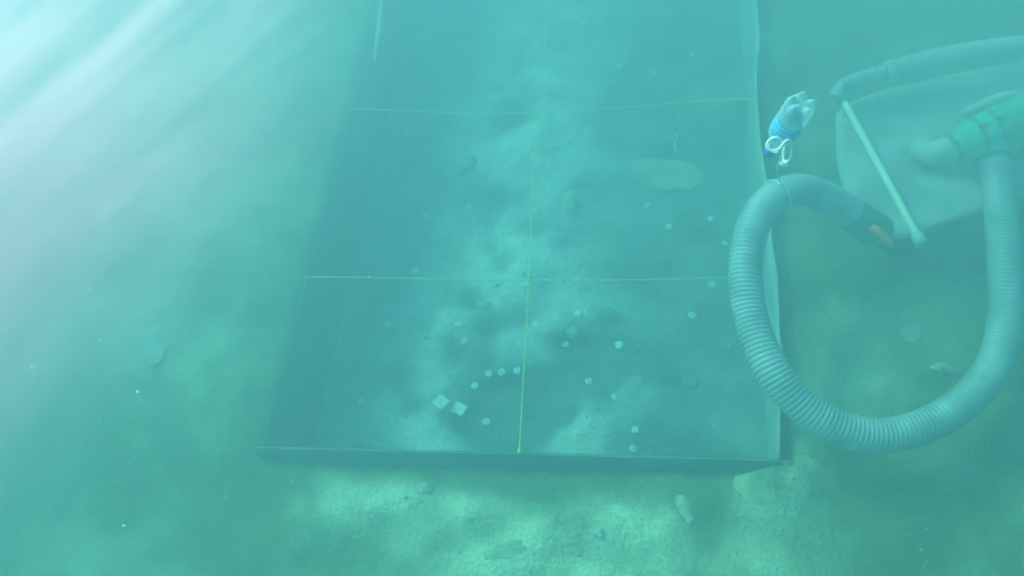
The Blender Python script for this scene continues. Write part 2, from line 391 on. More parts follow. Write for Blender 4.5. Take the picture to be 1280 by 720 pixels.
# ------------------------------------------------------------------ boards lining the cut
def fz(x, y): return float(floor_z(x, y))
def bz(x, y): return float(bed_z(x, y))
def board(name, label, p0, p1, top, inward, rim_mat, wave=0.0, seed=0, panel_mat='board', thick=0.016, n=60, tops=None):
    """a thin upright sheet from p0 to p1 (xy), its rim a folded lip"""
    p0 = np.array(p0, float); p1 = np.array(p1, float); d = p1 - p0; Ln = np.linalg.norm(d); d /= Ln
    nrm = np.array(inward, float)
    o = empty(name, ((p0[0] + p1[0]) / 2, (p0[1] + p1[1]) / 2, -0.85))
    org = np.array(o.location)
    V = []; F = []; rows = 7
    tt = np.linspace(0, 1, n); path = []
    for i, t in enumerate(tt):
        off = wave * float(fbm(t * 7 + seed, seed * 1.3, seed, 3)); zt = top + (tops(t) if tops else 0) + 0.35 * wave * float(fbm(t * 9 + 4, seed, seed + 3, 3))
        for side in (0, 1):
            for r in range(rows):
                q = r / (rows - 1); z = -0.85 + (zt + 0.85) * q
                bulge = off * max(0, (z + 0.85) / 0.85) ** 1.5
                xy = p0 + d * Ln * t + nrm * (bulge + thick * (0.5 - side))
                V.append((xy[0] - org[0], xy[1] - org[1], z - org[2]))
        xy = p0 + d * Ln * t + nrm * off
        path.append((xy[0], xy[1], zt + 0.001))
    st = 2 * rows
    for i in range(n - 1):
        a = i * st; b = a + st
        for r in range(rows - 1):
            F.append((a + r, b + r, b + r + 1, a + r + 1)); F.append((a + rows + r + 1, b + rows + r + 1, b + rows + r, a + rows + r))
        F.append((a + rows - 1, b + rows - 1, b + 2 * rows - 1, a + 2 * rows - 1))
    for a in (0, (n - 1) * st):
        for r in range(rows - 1): F.append((a + r, a + r + 1, a + rows + r + 1, a + rows + r))
    link('panel', mesh('panel', V, F), M[panel_mat], o)
    V, F = sweep(np.array(path), 0.0035, 6, True, org)
    link('rim', mesh('rim', V, F), M[rim_mat], o)
    return tag(o, label, 'board', 'boards lining the trench')
LB = board('trench_board', 'dark board lining the left side of the trench, its inner face in shade', (-1.03, 0.012), (-1.03, 4.18), -0.035, (1, 0), 'board', 0.012, 2)
NB = board('trench_board', 'low dark board with a thin pale rim across the near end of the trench', (-1.05, 0.0), (0.97, 0.0), 0.0, (0, 1), 'rim', 0.006, 5)
RB = board('trench_liner', 'wavy pale sheet lining the right side of the trench behind the hose', (0.98, 0.03), (0.99, 4.18), 0.012, (-1, 0), 'liner', 0.055, 9, 'liner', 0.008, 90)
RB['category'] = 'sheet'; del RB['group']
# a strip of pale sheeting caught on the far end of the left board
stp = [(-1.0009, 2.8155, 0.0200), (-0.9831, 2.6328, 0.0220), (-0.9658, 2.5151, 0.0300), (-0.9570, 2.3793, 0.0240), (-0.9456, 2.2260, 0.0150)]
V = []; F = []
cp = catmull(stp, 8)
for i, p in enumerate(cp):
    w = 0.011 * math.sin(math.pi * (0.08 + 0.86 * i / (len(cp) - 1))) ** 0.6
    for k, (dx, dz) in enumerate(((-1, -0.2), (-0.3, 0.25), (0.4, 0.1), (1, -0.5))):
        V.append((p[0] + dx * w, p[1], p[2] + dz * w))
for i in range(len(cp) - 1):
    for k in range(3): F.append((i * 4 + k, i * 4 + k + 1, (i + 1) * 4 + k + 1, (i + 1) * 4 + k))
st = link('sheeting_strip', mesh('sheeting_strip', V, F), M['liner'])
sm = st.modifiers.new('thick', 'SOLIDIFY'); sm.thickness = 0.003
tag(st, 'narrow strip of white sheeting caught on the far end of the left board', 'sheeting')

# sand slumped over the near right corner of the cut
def heap():
    n, rings, V, F = 48, 16, [], []
    for r in range(rings + 1):
        q = r / rings
        for i in range(n):
            a = 2 * math.pi * i / n; e = 1 + 0.22 * float(fbm(math.cos(a) * 1.6 + 7, math.sin(a) * 1.6, 5, 3))
            x = 0.98 + 0.24 * q * e * math.cos(a); y = -0.06 + 0.17 * q * e * math.sin(a)
            low = bz(x, y) if y < -0.02 or x > TX1 + 0.02 else -0.16
            z = low - 0.025 * q + (0.022 - low) * (1 - q * q) ** 2 + 0.012 * float(fbm(x * 14, y * 14, 12, 4)) * (1 - q * 0.5)
            V.append((x, y, z))
    for r in range(rings):
        for i in range(n): F.append((r * n + i, r * n + (i + 1) % n, (r + 1) * n + (i + 1) % n, (r + 1) * n + i))
    me = mesh('sand_heap', V, F); me.materials.append(M['bed'])
    at = me.attributes.new('pale', 'FLOAT', 'POINT'); at.data.foreach_set('value', np.array([min(1, max(0, 0.32 + 0.9 * float(fbm(v[0] * 8, v[1] * 8, 14, 4)))) for v in V], np.float32))
    o = link('sand_heap', me, None); return tag(o, 'low heap of pale sand slumped over the near right corner of the trench', kind='structure')
heap()

# ------------------------------------------------------------------ yellow grid strings
def string(label, pts, knots, r=0.0026, tails=(), m='twine', name='grid_string', group='strings marking the dig grid', cat='string'):
    org = np.array(pts[0])
    o = empty(name, tuple(org))
    path = catmull(pts, 14)
    path, t = resample(path, 0.01)
    V, F = sweep(path, lambda i, a: r * (1 + 0.22 * np.cos(2 * a + i * 1.1)), 6, True, org)
    link('twine', mesh('twine', V, F), M[m], o)
    for k in knots:
        me = stone_mesh('knot', r * 2.6, r * 2.2, r * 2.0, 3, 2, 0.4)
        kn = link('knot', me, M[m], o); kn.location = Vector(k) - Vector(org)
    for tl in tails:
        V, F = sweep(catmull(tl, 8), r * 0.8, 6, True, org); link('loose_tail', mesh('loose_tail', V, F), M[m], o)
    return tag(o, label, cat, group)
string('long yellow string running down the middle of the trench', [(-0.0944, 3.3499, 0.0000), (-0.0735, 2.6999, 0.0000), (-0.0638, 2.3126, -0.0000), (-0.0500, 1.8889, 0.0000), (-0.0659, 1.6764, -0.0050), (-0.0509, 1.2822, -0.0060), (-0.0283, 0.8225, 0.0020), (-0.0138, 0.3860, -0.0040), (0.0004, 0.0036, 0.0060)],
       [(-0.0482, 1.8713, 0.0060), (-0.0274, 0.8179, 0.0080), (0.0007, 0.0049, 0.0100)], tails=([(-0.0482, 1.8713, 0.0060), (-0.0309, 1.9230, 0.0200), (-0.0301, 2.0136, 0.0100)],))
string('yellow string across the middle of the trench, nearer of the two cross strings', [(-1.0272, 0.8380, 0.0040), (-0.7356, 0.8336, 0.0040), (-0.3793, 0.8266, 0.0020), (-0.0278, 0.8202, 0.0050), (0.3743, 0.8212, 0.0040), (0.7694, 0.8324, 0.0060), (0.9364, 0.8289, 0.0160)], [(-0.0269, 0.8175, 0.0120)])
string('yellow string across the far part of the trench with a knotted loose end', [(-1.0192, 1.8958, 0.0040), (-0.7989, 1.8810, -0.0000), (-0.4306, 1.8516, 0.0000), (-0.0461, 1.8401, 0.0040), (0.3501, 1.8638, 0.0000), (0.6834, 1.8862, 0.0040), (0.9879, 1.8917, 0.0140)], [(0.6832, 1.8819, 0.0080)],
       tails=([(0.6832, 1.8819, 0.0080), (0.6455, 1.8590, 0.0000), (0.6158, 1.8424, -0.0300), (0.6084, 1.8200, -0.0500)], [(0.6831, 1.8798, 0.0100), (0.8206, 1.8750, 0.0200), (0.9684, 1.8739, 0.0160)]))
pg = empty('wooden_peg', (-0.0003, 0.0033, 0.0000)); pg.location.z = -0.105; pg.location.y += 0.012
V, F = lathe([(0.001, 0.0), (0.007, 0.02), (0.008, 0.10), (0.0085, 0.112), (0.006, 0.118), (0.0005, 0.118)], 10); link('shaft', mesh('shaft', V, F), M['twine'], pg)
tag(pg, 'small yellow peg on the near board holding the middle string', 'peg')

# ------------------------------------------------------------------ find markers on the floor
def disc_marker(x, y, label, silted=False, r=0.019, tilt=(0, 0), half=False):
    o = empty('marker_disc', (x, y, fz(x, y) + 0.010))
    prof = [(0.002, 0.004), (r * 0.9, 0.0045), (r, 0.003), (r, 0.0), (r * 0.9, -0.0015), (0.002, -0.0015)]
    V, F = lathe(prof, 20)
    if half:      # sunk: one side under the silt
        V = [(a, b, c - max(0, -a) * 0.5 - max(0, b) * 0.6) for a, b, c in V]
    link('disc', mesh('disc', V, F), M['tag_old' if silted else 'tag'], o)
    V, F = lathe([(0.0005, 0.0070), (0.0030, 0.0065), (0.0036, 0.0055), (0.0030, 0.0046), (0.0017, 0.003), (0.0017, -0.05), (0.0003, -0.055)], 12)
    link('nail', mesh('nail', V, F), M['nail'], o)
    o.rotation_euler = (tilt[0], tilt[1], random.uniform(0, 6.28))
    tag(o, label, 'marker', 'round find markers pinned to the trench floor')
    return o
DISCS = [
 ((-0.7059, 1.3087), 'white round marker left of the pale sand ridge, against the nearer cross string', 0),
 ((-0.1314, 1.1976), 'white round marker just below the crossing of the two yellow strings', 0),
 ((-0.4394, 0.9637), 'white round marker in the dug hollow left of the middle string', 0),
 ((-0.3987, 0.8723), 'half-buried white round marker below another in the dug hollow', 2),
 ((-0.7872, 0.9663), 'dim silted round marker in the shade of the left board, the farther one', 1),
 ((-0.0622, 0.9709), 'white round marker just right of the middle string beside a pale sand patch', 0),
 ((-0.2723, 0.7184), 'white round marker, leftmost of three in a row by the middle string', 0),
 ((-0.2095, 0.7255), 'duller round marker, middle one of three in a row by the middle string', 1),
 ((-0.1373, 0.7335), 'white round marker touching the middle string, last of three in a row', 0),
 ((-0.3292, 0.6482), 'white round marker between the row of three and the square tags', 0),
 ((-0.8396, 0.5324), 'dim silted round marker at the foot of the left board, the nearer one', 1),
 ((-0.2642, 0.4863), 'bright white round marker in the dark hollow right of the square tags', 0),
 ((-0.4390, 0.2836), 'silted round marker half hidden by the near board', 1),
 ((0.1375, 1.0121), 'white round marker on the pale sand patch right of the middle string', 0),
 ((0.6724, 1.0352), 'faint silted round marker on the dark floor left of the hose', 1),
 ((0.7705, 1.2226), 'faint silted round marker under the nearer cross string beside the hose', 1),
 ((0.3337, 0.8697), 'white round marker alone in the middle of the dark right half', 0),
 ((0.1989, 0.6858), 'white round marker right of the middle string, upper left of two', 0),
 ((0.3256, 0.5929), 'dull round marker below and right of another in the right half', 1),
 ((0.4170, 0.4076), 'white round marker near the near board, upper one of a close pair', 0),
 ((0.4080, 0.3202), 'tilted white round marker right against the near board', 3),
 ((0.0812, 0.8901), 'dim round marker partly silted over beside the pale sand patch', 1),
 ((0.4598, 1.7429), 'small round marker just below the large flat stone', 1),
 ((0.5658, 1.5899), 'faint round marker farther below the large flat stone', 1),
 ((-0.4778, 1.7246), 'faint round marker at the left edge of the pale ridge, beyond the nearer cross string', 1),
 ((-0.6937, 1.6486), 'very faint round marker in the shade left of the ridge, beyond the nearer cross string', 1),
 ((0.2900, 2.7867), 'faint round marker beyond the far cross string, left of two', 1),
 ((0.4827, 2.7410), 'faint round marker beyond the far cross string, right of two', 1),
 ((0.7779, 1.6374), 'faint round marker near the right liner, level with the top of the hose loop', 1),
 ((0.0625, 3.1885), 'faint round marker at the far end of the trench right of the middle string', 1),
 ((0.7020, 2.8806), 'faint round marker at the far end of the trench near the pale liner', 1),
 ((0.8394, 1.4722), 'faint round marker just left of the hose, beyond the nearer cross string', 1),
]
for (x, y), lab, st_ in DISCS:
    disc_marker(x, y, lab, st_ == 1, tilt=((0.35, 0.3) if st_ == 3 else (random.uniform(-0.12, 0.12), random.uniform(-0.12, 0.12))), half=(st_ == 2), r=0.0185 + random.uniform(-0.0025, 0.0015))
def square_tag(x, y, rot, label, dots):
    o = empty('square_tag', (x, y, fz(x, y) + 0.048)); s = 0.029
    link('plate', boxmesh('plate', (-s, -s, 0), (s, s, 0.003), 0.001), M['tag'], o, False)
    for dx, dy in dots:
        link('printed_dot', boxmesh('printed_dot', (dx - 0.0020, dy - 0.0018, 0.0031), (dx + 0.0020, dy + 0.0018, 0.0035)), M['ink'], o, False)
    V, F = lathe([(0.002, 0), (0.002, -0.06), (0.0003, -0.065)], 8); link('pin', mesh('pin', V, F), M['nail'], o)
    o.rotation_euler = (random.uniform(-0.08, 0.08), 0.10, rot)
    tag(o, label, 'tag', 'square tags on the trench floor')
square_tag(*(-0.4582, 0.5103), math.radians(-38), 'white square tag with small dark marks, left one of two', [(-0.012, 0.008), (-0.004, 0.013), (0.006, 0.006), (0.0, -0.003), (0.010, -0.009), (-0.008, -0.010)])
square_tag(*(-0.3792, 0.5032), math.radians(-22), 'white square tag with a faint mark, right one of two', [(0.003, -0.004)])

# ------------------------------------------------------------------ stones
def stone(name, x, y, z, dims, rot, m, label, cat='stone', seed=1, rough=0.28, flat=0.0, group=None):
    o = link(name, stone_mesh(name, *dims, seed, 4, rough, flat), M[m]); o.location = (x, y, z); o.rotation_euler = rot
    tag(o, label, cat, group); return o
x, y = (0.5417, 1.9436)
stone('flat_stone', x, y, fz(x, y) - 0.002, (0.185, 0.125, 0.026), (0, 0, -0.25), 'stone', 'large flat oval stone lying on the right half of the trench floor', seed=4, rough=0.30, flat=0.35)
x, y = (0.0548, 1.7475)
stone('broken_stone', x, y, fz(x, y) + 0.01, (0.035, 0.055, 0.028), (0, 0.1, 0.2), 'stone_white', 'pale jagged stone between the middle string and the flat stone', seed=8, rough=0.7)
x, y = (0.2030, 1.9950)
stone('shell_chip', x, y, fz(x, y) + 0.006, (0.022, 0.012, 0.008), (0, 0, 0.4), 'stone_white', 'tiny bright shell chip left of the flat stone', 'shell', seed=11, rough=0.5)
x, y = (0.3985, 0.6281)
stone('long_stone', x, y, fz(x, y) - 0.004, (0.045, 0.085, 0.022), (0, 0, -0.5), 'stone', 'elongated dull stone below the lone marker in the right half', seed=13, rough=0.4)
x, y = (-0.5332, 2.0079)
stone('rounded_stone', x, y, fz(x, y) + 0.01, (0.07, 0.055, 0.035), (0, 0, 0.3), 'stone', 'rounded silty stone in the far left half of the trench', seed=17, rough=0.3)
x, y = (0.1139, 0.9378)
stone('small_stone', x, y, fz(x, y) + 0.01, (0.03, 0.022, 0.018), (0, 0, 0.8), 'stone_white', 'small pale stone below the marker on the pale patch', seed=19, rough=0.5)
x, y = (-0.3341, 1.0913)
stone('small_stone', x, y, fz(x, y) + 0.012, (0.03, 0.02, 0.016), (0, 0, 0.2), 'stone_white', 'small pale stone at the edge of the dug hollow under the nearer cross string', seed=23, rough=0.5)
x, y = (0.6672, 0.6840)
stone('small_stone', x, y, fz(x, y) + 0.01, (0.035, 0.03, 0.02), (0, 0, 0.2), 'stone_grey', 'small dull stone on the dark floor left of the hose curve', seed=26, rough=0.5)
x, y = (-0.0211, -0.3758)
stone('pale_stone', x, y, bz(x, y) - 0.010, (0.068, 0.040, 0.018), (0, 0, 0.15), 'stone_sandy', 'smooth pale stone at the bottom of the picture below the trench', seed=29, rough=0.3)
x, y = (0.6148, -0.1844)
stone('upright_stone', x, y, bz(x, y) - 0.016, (0.032, 0.075, 0.024), (0.12, 0, 0.12), 'stone_sandy', 'narrow pale stone standing in the sand right of the near board', seed=31, rough=0.35)
x, y = (0.9592, -0.0518)
stone('sandy_boulder', x, y, bz(x, y) - 0.020, (0.11, 0.075, 0.036), (0, 0, 0.5), 'stone_sandy', 'broad sandy boulder below the lower left curve of the hose', seed=37, rough=0.3)
x, y = (1.5944, 0.4370)
stone('white_shell', x, y, bz(x, y) + 0.012, (0.038, 0.02, 0.016), (0, 0.1, 0.1), 'stone_white', 'small white broken shell on the seabed inside the hose loop', 'shell', seed=41, rough=0.8)
x, y = (1.5151, 0.6227)
stone('dull_stone', x, y, bz(x, y) - 0.006, (0.05, 0.035, 0.018), (0, 0, -0.5), 'stone', 'dull stone on the seabed in the middle of the hose loop', seed=43, rough=0.5)
x, y = (1.8328, 0.8793)
stone('dull_stone', x, y, bz(x, y) + 0.006, (0.035, 0.02, 0.016), (0, 0, 0.2), 'stone', 'small dull stone against the right side of the hose loop', seed=44, rough=0.5)
x, y = (-2.0905, 1.2886)
stone('slab_stone', x, y, bz(x, y) - 0.002, (0.045, 0.12, 0.014), (0, 0, -0.75), 'stone_white', 'elongated pale slab lying on the far left seabed', seed=47, rough=0.3)
x, y = (-1.6231, 0.4669)
stone('slab_stone', x, y, bz(x, y) - 0.004, (0.045, 0.10, 0.014), (0, 0, 0.45), 'stone', 'pale wedge of stone half sunk in the left seabed', seed=53, rough=0.35)
x, y = (-0.3527, -0.1309)
stone('small_stone', x, y, bz(x, y) + 0.01, (0.03, 0.024, 0.018), (0, 0, 0.3), 'stone_sandy', 'small pale stone in front of the near board', seed=59, rough=0.4)
x, y = (0.3081, -0.2953)
stone('small_stone', x, y, bz(x, y) + 0.006, (0.018, 0.016, 0.012), (0, 0, 0.3), 'stone_white', 'little pale stone on the sand below the middle of the near board', seed=61, rough=0.4)
x, y = (1.6157, 0.0225)
stone('small_stone', x, y, bz(x, y) + 0.006, (0.022, 0.012, 0.012), (0, 0, 0.3), 'stone', 'little pale stone below the lower right of the hose', seed=67, rough=0.4)
# a forked twig of dead coral beyond the flat stone
x, y = (0.5971, 2.1607)
tw = empty('coral_twig', (x, y, fz(x, y) + 0.01))
for nm, pts, r in (('stem', [(0.01, -0.05, 0.0), (0.0, -0.015, 0.012), (0.004, 0.012, 0.016)], 0.008), ('branch', [(0.003, 0.005, 0.015), (-0.02, 0.025, 0.02), (-0.045, 0.035, 0.016)], 0.007), ('branch', [(0.003, 0.008, 0.015), (0.014, 0.035, 0.02), (0.012, 0.062, 0.018)], 0.0065)):
    tube(nm, pts, r, M['stone_white'], tw, 8, 6)
tag(tw, 'small forked pale twig of coral beyond the flat stone', 'coral')

# loose grit: nobody could count it
def grit(name, n, sampler, zf, sizes, m, label):
    V = []; F = []; rnd = random.Random(5)
    oc = np.array([(1, 0, 0), (-1, 0, 0), (0, 1, 0), (0, -1, 0), (0, 0, 1), (0, 0, -1)], float)
    of = [(0, 2, 4), (2, 1, 4), (1, 3, 4), (3, 0, 4), (2, 0, 5), (1, 2, 5), (3, 1, 5), (0, 3, 5)]
    for k in range(n):
        x, y = sampler(rnd); s = sizes[0] * (sizes[1] / sizes[0]) ** (rnd.random() ** 2.2)
        sc = np.array([rnd.uniform(0.6, 1.4), rnd.uniform(0.6, 1.4), rnd.uniform(0.3, 0.7)]) * s
        a = rnd.uniform(0, 6.3); R = np.array([[math.cos(a), -math.sin(a), 0], [math.sin(a), math.cos(a), 0], [0, 0, 1]])
        c = np.array([x, y, float(zf(x, y)) + 0.15 * s]); b = len(V)
        V.extend((np.dot(oc * sc, R.T) + c).tolist()); F.extend([(b + p, b + q, b + r) for p, q, r in of])
    o = link(name, mesh(name, V, F), M[m]); tag(o, label, kind='stuff'); return o
def outside(rnd):
    while True:
        x = rnd.uniform(-3.6, 2.7); y = rnd.uniform(-0.8, 3.6)
        if not (TX0 - 0.05 < x < TX1 + 0.05 and y > -0.03): return x, y
grit('shell_grit', 1800, outside, bed_z, (0.003, 0.010), 'stone_sandy', 'pale grit and shell bits strewn over the seabed')
grit('trench_grit', 900, lambda r: (r.uniform(TX0 + 0.04, TX1 - 0.04), r.uniform(0.05, 3.9)), floor_z, (0.003, 0.015), 'stone', 'pale grit strewn over the trench floor')

# ------------------------------------------------------------------ ribbed suction hose
def ribbed(name, pts, R, pitch, m, parent, org, depth=0.10, segs=28, per=24):
    path, t = resample(catmull(pts, per), pitch / 4.0)
    prof = [1.0, 1.0 - depth * 0.35, 1.0 - depth, 1.0 - depth * 0.35]
    n = len(path)
    def rad(i, a):                                     # a helix: the rib climbs one pitch per turn
        ph = (i / 4.0 + a / (2 * np.pi)) * 2 * np.pi
        return R * (1 - depth * 0.5 + depth * 0.5 * np.cos(ph))
    V, F = sweep(path, rad, segs, True, org)
    me = mesh(name, V, F)
    return link(name, me, M[m], parent), path
HR = 0.064
hose_pts = [(1.8639, 1.2696, 0.2400), (1.8508, 1.0546, 0.2200), (1.8170, 0.7502, 0.2000), (1.7869, 0.5194, 0.1600), (1.6966, 0.3011, 0.1300), (1.5128, 0.1253, 0.1200), (1.2817, 0.0354, 0.1400), (1.0716, 0.0701, 0.2000), (0.9205, 0.2087, 0.2800), (0.8465, 0.4225, 0.3400), (0.8411, 0.6341, 0.4000), (0.9060, 0.8430, 0.4200), (1.0502, 0.9786, 0.3800), (1.2018, 0.9938, 0.2900), (1.3160, 0.9697, 0.2000)]
org = np.array(hose_pts[6]); org[2] = bz(org[0], org[1])
hose = empty('suction_hose', tuple(org))
hb, hpath = ribbed('ribbed_tube', hose_pts, HR, 0.0168, 'hose', hose, org, 0.09)
# end coupling, dark nozzle and orange grip at the free end
e0 = hpath[-1]; e1 = np.array((1.4011, 0.9942, 0.1100)); e2 = np.array((1.5050, 0.9461, 0.0500))
tdir = (hpath[-1] - hpath[-30]); tdir /= np.linalg.norm(tdir)
cpl = [e0 - tdir * 0.05, e0 + tdir * 0.0, e0 * 0.45 + e1 * 0.55, e1]
V, F = sweep(catmull(cpl, 6), lambda i, a: (0.069 if i in (0, 1, 2, 6, 7) else 0.066) + 0 * a, 24, True, org)
cp_o = link('coupling', mesh('coupling', V, F), M['dark_green'], hose)
for k in (1, 3):
    q = catmull(cpl, 6)[k * 4]; nrm_ = tdir
    V, F = sweep(np.array([q - nrm_ * 0.008, q + nrm_ * 0.008]), 0.072, 24, True, org); link('clamp_ring', mesh('clamp_ring', V, F), M['dark_green'], cp_o)
V, F = sweep(catmull([e1 - (e2 - e1) * 0.1, e1 * 0.5 + e2 * 0.5, e2], 6), np.linspace(0.062, 0.048, 13), 20, True, org); link('nozzle', mesh('nozzle', V, F), M['dark'], hose)
g0 = np.array((1.3342, 0.8776, 0.2700)); g1 = np.array((1.4131, 0.8219, 0.2200))
V, F = sweep(catmull([g0, g0 * 0.5 + g1 * 0.5 + np.array((0, 0, 0.01)), g1], 6), [0.011] + [0.017] * 11 + [0.011], 12, True, org); link('grip', mesh('grip', V, F), M['orange'], hose)
tag(hose, 'thick grey ribbed suction hose curling in a loop over the right seabed', 'hose')

# ------------------------------------------------------------------ green dredge head at the other end
dh = empty('dredge_head', (1.9685, 1.5753, 0.0000)); dorg = np.array(dh.location)
def seg(name, pts, r, m, parent=None, segs=24, per=8):
    V, F = sweep(catmull(pts, per), r, segs, True, dorg); return link(name, mesh(name, V, F), M[m], parent or dh)
a0 = np.array((2.0438, 1.4364, 0.3400)); a1 = np.array((1.8883, 1.3611, 0.3200)); a2 = np.array((1.7645, 1.3131, 0.2900)); a3 = np.array((1.7035, 1.2892, 0.2700))
bd = seg('body', [a0, a1, a2, a3], lambda i, a: (0.086 if i < 12 else 0.086 - 0.0022 * (i - 12)) + 0.003 * np.cos(8 * a), 'green')
h0 = np.array(hose_pts[0]); hd = np.array(hose_pts[0]) - np.array(hose_pts[1]); hd /= np.linalg.norm(hd)
jn = a1 * 0.6 + a2 * 0.4
sk = seg('branch_socket', [h0 - hd * 0.03, h0 + hd * 0.01, h0 * 0.6 + jn * 0.4, jn], [0.072] * 4 + [0.078] * 21, 'green')
seg('socket_lip', [h0 - hd * 0.035, h0 - hd * 0.02], 0.078, 'dark_green', sk)
el = seg('elbow', [a3 + (a2 - a3) * 0.2, np.array((1.6687, 1.2909, 0.2600)), np.array((1.6237, 1.3030, 0.2300)), np.array((1.6034, 1.3796, 0.1800))], [0.056] * 3 + [0.050] * 22, 'hose_pale')
q0 = a3 + (a2 - a3) * 0.35; q1 = a3 - (a2 - a3) * 0.1
seg('elbow_clamp', [q0, q1], 0.064, 'dark_green')
seg('rib', [a1 + (a0 - a1) * 0.1, a1 - (a0 - a1) * 0.02], 0.091, 'green', bd)
for q, rr in ((0.25, 0.0895), (0.75, 0.0885)):
    c = a1 * (1 - q) + a2 * q; dd = (a2 - a1) / np.linalg.norm(a2 - a1)
    seg('hose_clamp', [c - dd * 0.008, c + dd * 0.008], rr, 'dark_green', bd)
    bl = link('clamp_screw', boxmesh('clamp_screw', (-0.012, -0.007, -0.006), (0.012, 0.007, 0.008), 0.002), M['nail'], bd); bl.location = Vector(c - dorg) + Vector((0, -0.02, rr))
for k in range(6):
    an = k * math.pi / 3; ux = np.cross(hd, (0, 0, 1.0)); ux /= np.linalg.norm(ux); uy = np.cross(hd, ux)
    p = h0 - hd * 0.028 + (ux * math.cos(an) + uy * math.sin(an)) * 0.080
    V, F = lathe([(0.0004, 0.006), (0.006, 0.006), (0.007, 0.003), (0.007, -0.006)], 6); b_ = link('bolt', mesh('bolt', V, F), M['nail'], sk, False); b_.location = Vector(p - dorg)
# the feed pipe rising behind the head
seg('feed_pipe', [a0 + (a0 - a1) * 0.2 + np.array((0, .03, .02)), a1 + np.array((0.03, 0.14, 0.03)), np.array((1.7918, 1.5215, 0.2400))], 0.022, 'hose_pale')
seg('stand', [np.array((1.8487, 1.3314, 0.2600)), np.array((a1[0] * 0.5 + a2[0] * 0.5, a1[1] * 0.5 + a2[1] * 0.5, 0.04))], 0.03, 'dark_green')
tag(dh, 'bright green plastic dredge head at the right edge where the ribbed hose ends', 'dredge head')

# ------------------------------------------------------------------ pale tarpaulin, cream pipe and pale hose behind it
def tarp():
    c = [(1.2896, 1.6317, 0.1600), (1.2718, 1.3984, 0.1500), (1.2926, 1.1867, 0.1300), (1.3755, 1.0030, 0.1200), (1.4782, 0.9271, 0.1500), (1.6389, 0.9752, 0.1700), (1.8041, 1.0399, 0.1800), (2.0256, 1.1299, 0.1800), (2.4351, 1.3151, 0.1600), (2.6068, 1.9917, 0.1600), (2.1957, 1.9466, 0.1700), (1.7715, 1.8335, 0.1700), (1.4527, 1.7374, 0.1700)]
    c = catmull(c + [c[0]], 4)[:-1]; ctr = c.mean(axis=0); n = len(c); V = []; F = []; rings = 14
    for r in range(rings):
        k = 1 - r / rings
        for i in range(n):
            p = ctr + (c[i] - ctr) * k
            z = p[2] + 0.03 * float(fbm(p[0] * 5, p[1] * 5, 91, 4)) + 0.014 * float(fbm(p[0] * 3 + p[1] * 14, p[1] * 3 - p[0] * 2, 93, 3)) - (0.010 if r == 0 else 0)
            V.append((p[0], p[1], z))
    V.append(tuple(ctr))
    for r in range(rings - 1):
        for i in range(n): F.append((r * n + i, r * n + (i + 1) % n, (r + 1) * n + (i + 1) % n, (r + 1) * n + i))
    for i in range(n): F.append(((rings - 1) * n + i, (rings - 1) * n + (i + 1) % n, rings * n))
    o = link('tarpaulin', mesh('tarpaulin', V, F), M['sheet'])
    s = o.modifiers.new('thick', 'SOLIDIFY'); s.thickness = 0.012; s.offset = 0
    return tag(o, 'pale tarpaulin spread over a low frame under the green dredge head', 'tarpaulin')
tarp()
def pipe():
    p0 = np.array((1.2888, 1.6771, 0.2500)); p1 = np.array((1.5161, 0.8249, 0.2400))
    o = empty('frame_pipe', tuple(p0)); d = (p1 - p0) / np.linalg.norm(p1 - p0)
    V, F = sweep(np.array([p0 + d * k for k in np.linspace(0.03, np.linalg.norm(p1 - p0) - 0.02, 20)]), 0.0155, 14, True, p0); link('shaft', mesh('shaft', V, F), M['pipe'], o)
    for q in (0.055, 0.075): 
        V, F = sweep(np.array([p0 + d * q, p0 + d * (q + 0.012)]), 0.021, 14, True, p0); link('collar', mesh('collar', V, F), M['dark_green'], o)
    V, F = sweep(np.array([p1 - d * 0.045, p1 - d * 0.03, p1 + d * 0.01]), [0.018, 0.025, 0.024], 14, True, p0); link('end_cap', mesh('end_cap', V, F), M['hose_pale'], o)
    return tag(o, 'slim cream pipe slanting across the pale tarpaulin', 'pipe')
pipe()
ph_pts = [(1.2820, 1.6276, 0.2400), (1.3118, 1.6855, 0.2600), (1.3921, 1.7110, 0.2800), (1.4905, 1.7252, 0.3000), (1.6818, 1.7758, 0.3200), (1.8771, 1.7998, 0.3400), (2.0813, 1.8020, 0.3600), (2.4000, 1.8164, 0.3600)]
ph = empty('pale_hose', ph_pts[3]); porg = np.array(ph_pts[3])
V, F = sweep(catmull(ph_pts[3:], 12), 0.043, 18, True, porg); link('smooth_tube', mesh('smooth_tube', V, F), M['hose_pale'], ph)
ribbed('ribbed_end', ph_pts[:4], 0.037, 0.022, 'hose', ph, porg, 0.16, 18)
V, F = sweep(catmull(ph_pts[3:5], 12)[:3], 0.047, 18, True, porg); link('sleeve', mesh('sleeve', V, F), M['hose_pale'], ph)
tag(ph, 'smooth pale hose arching along the far side of the tarpaulin', 'hose')

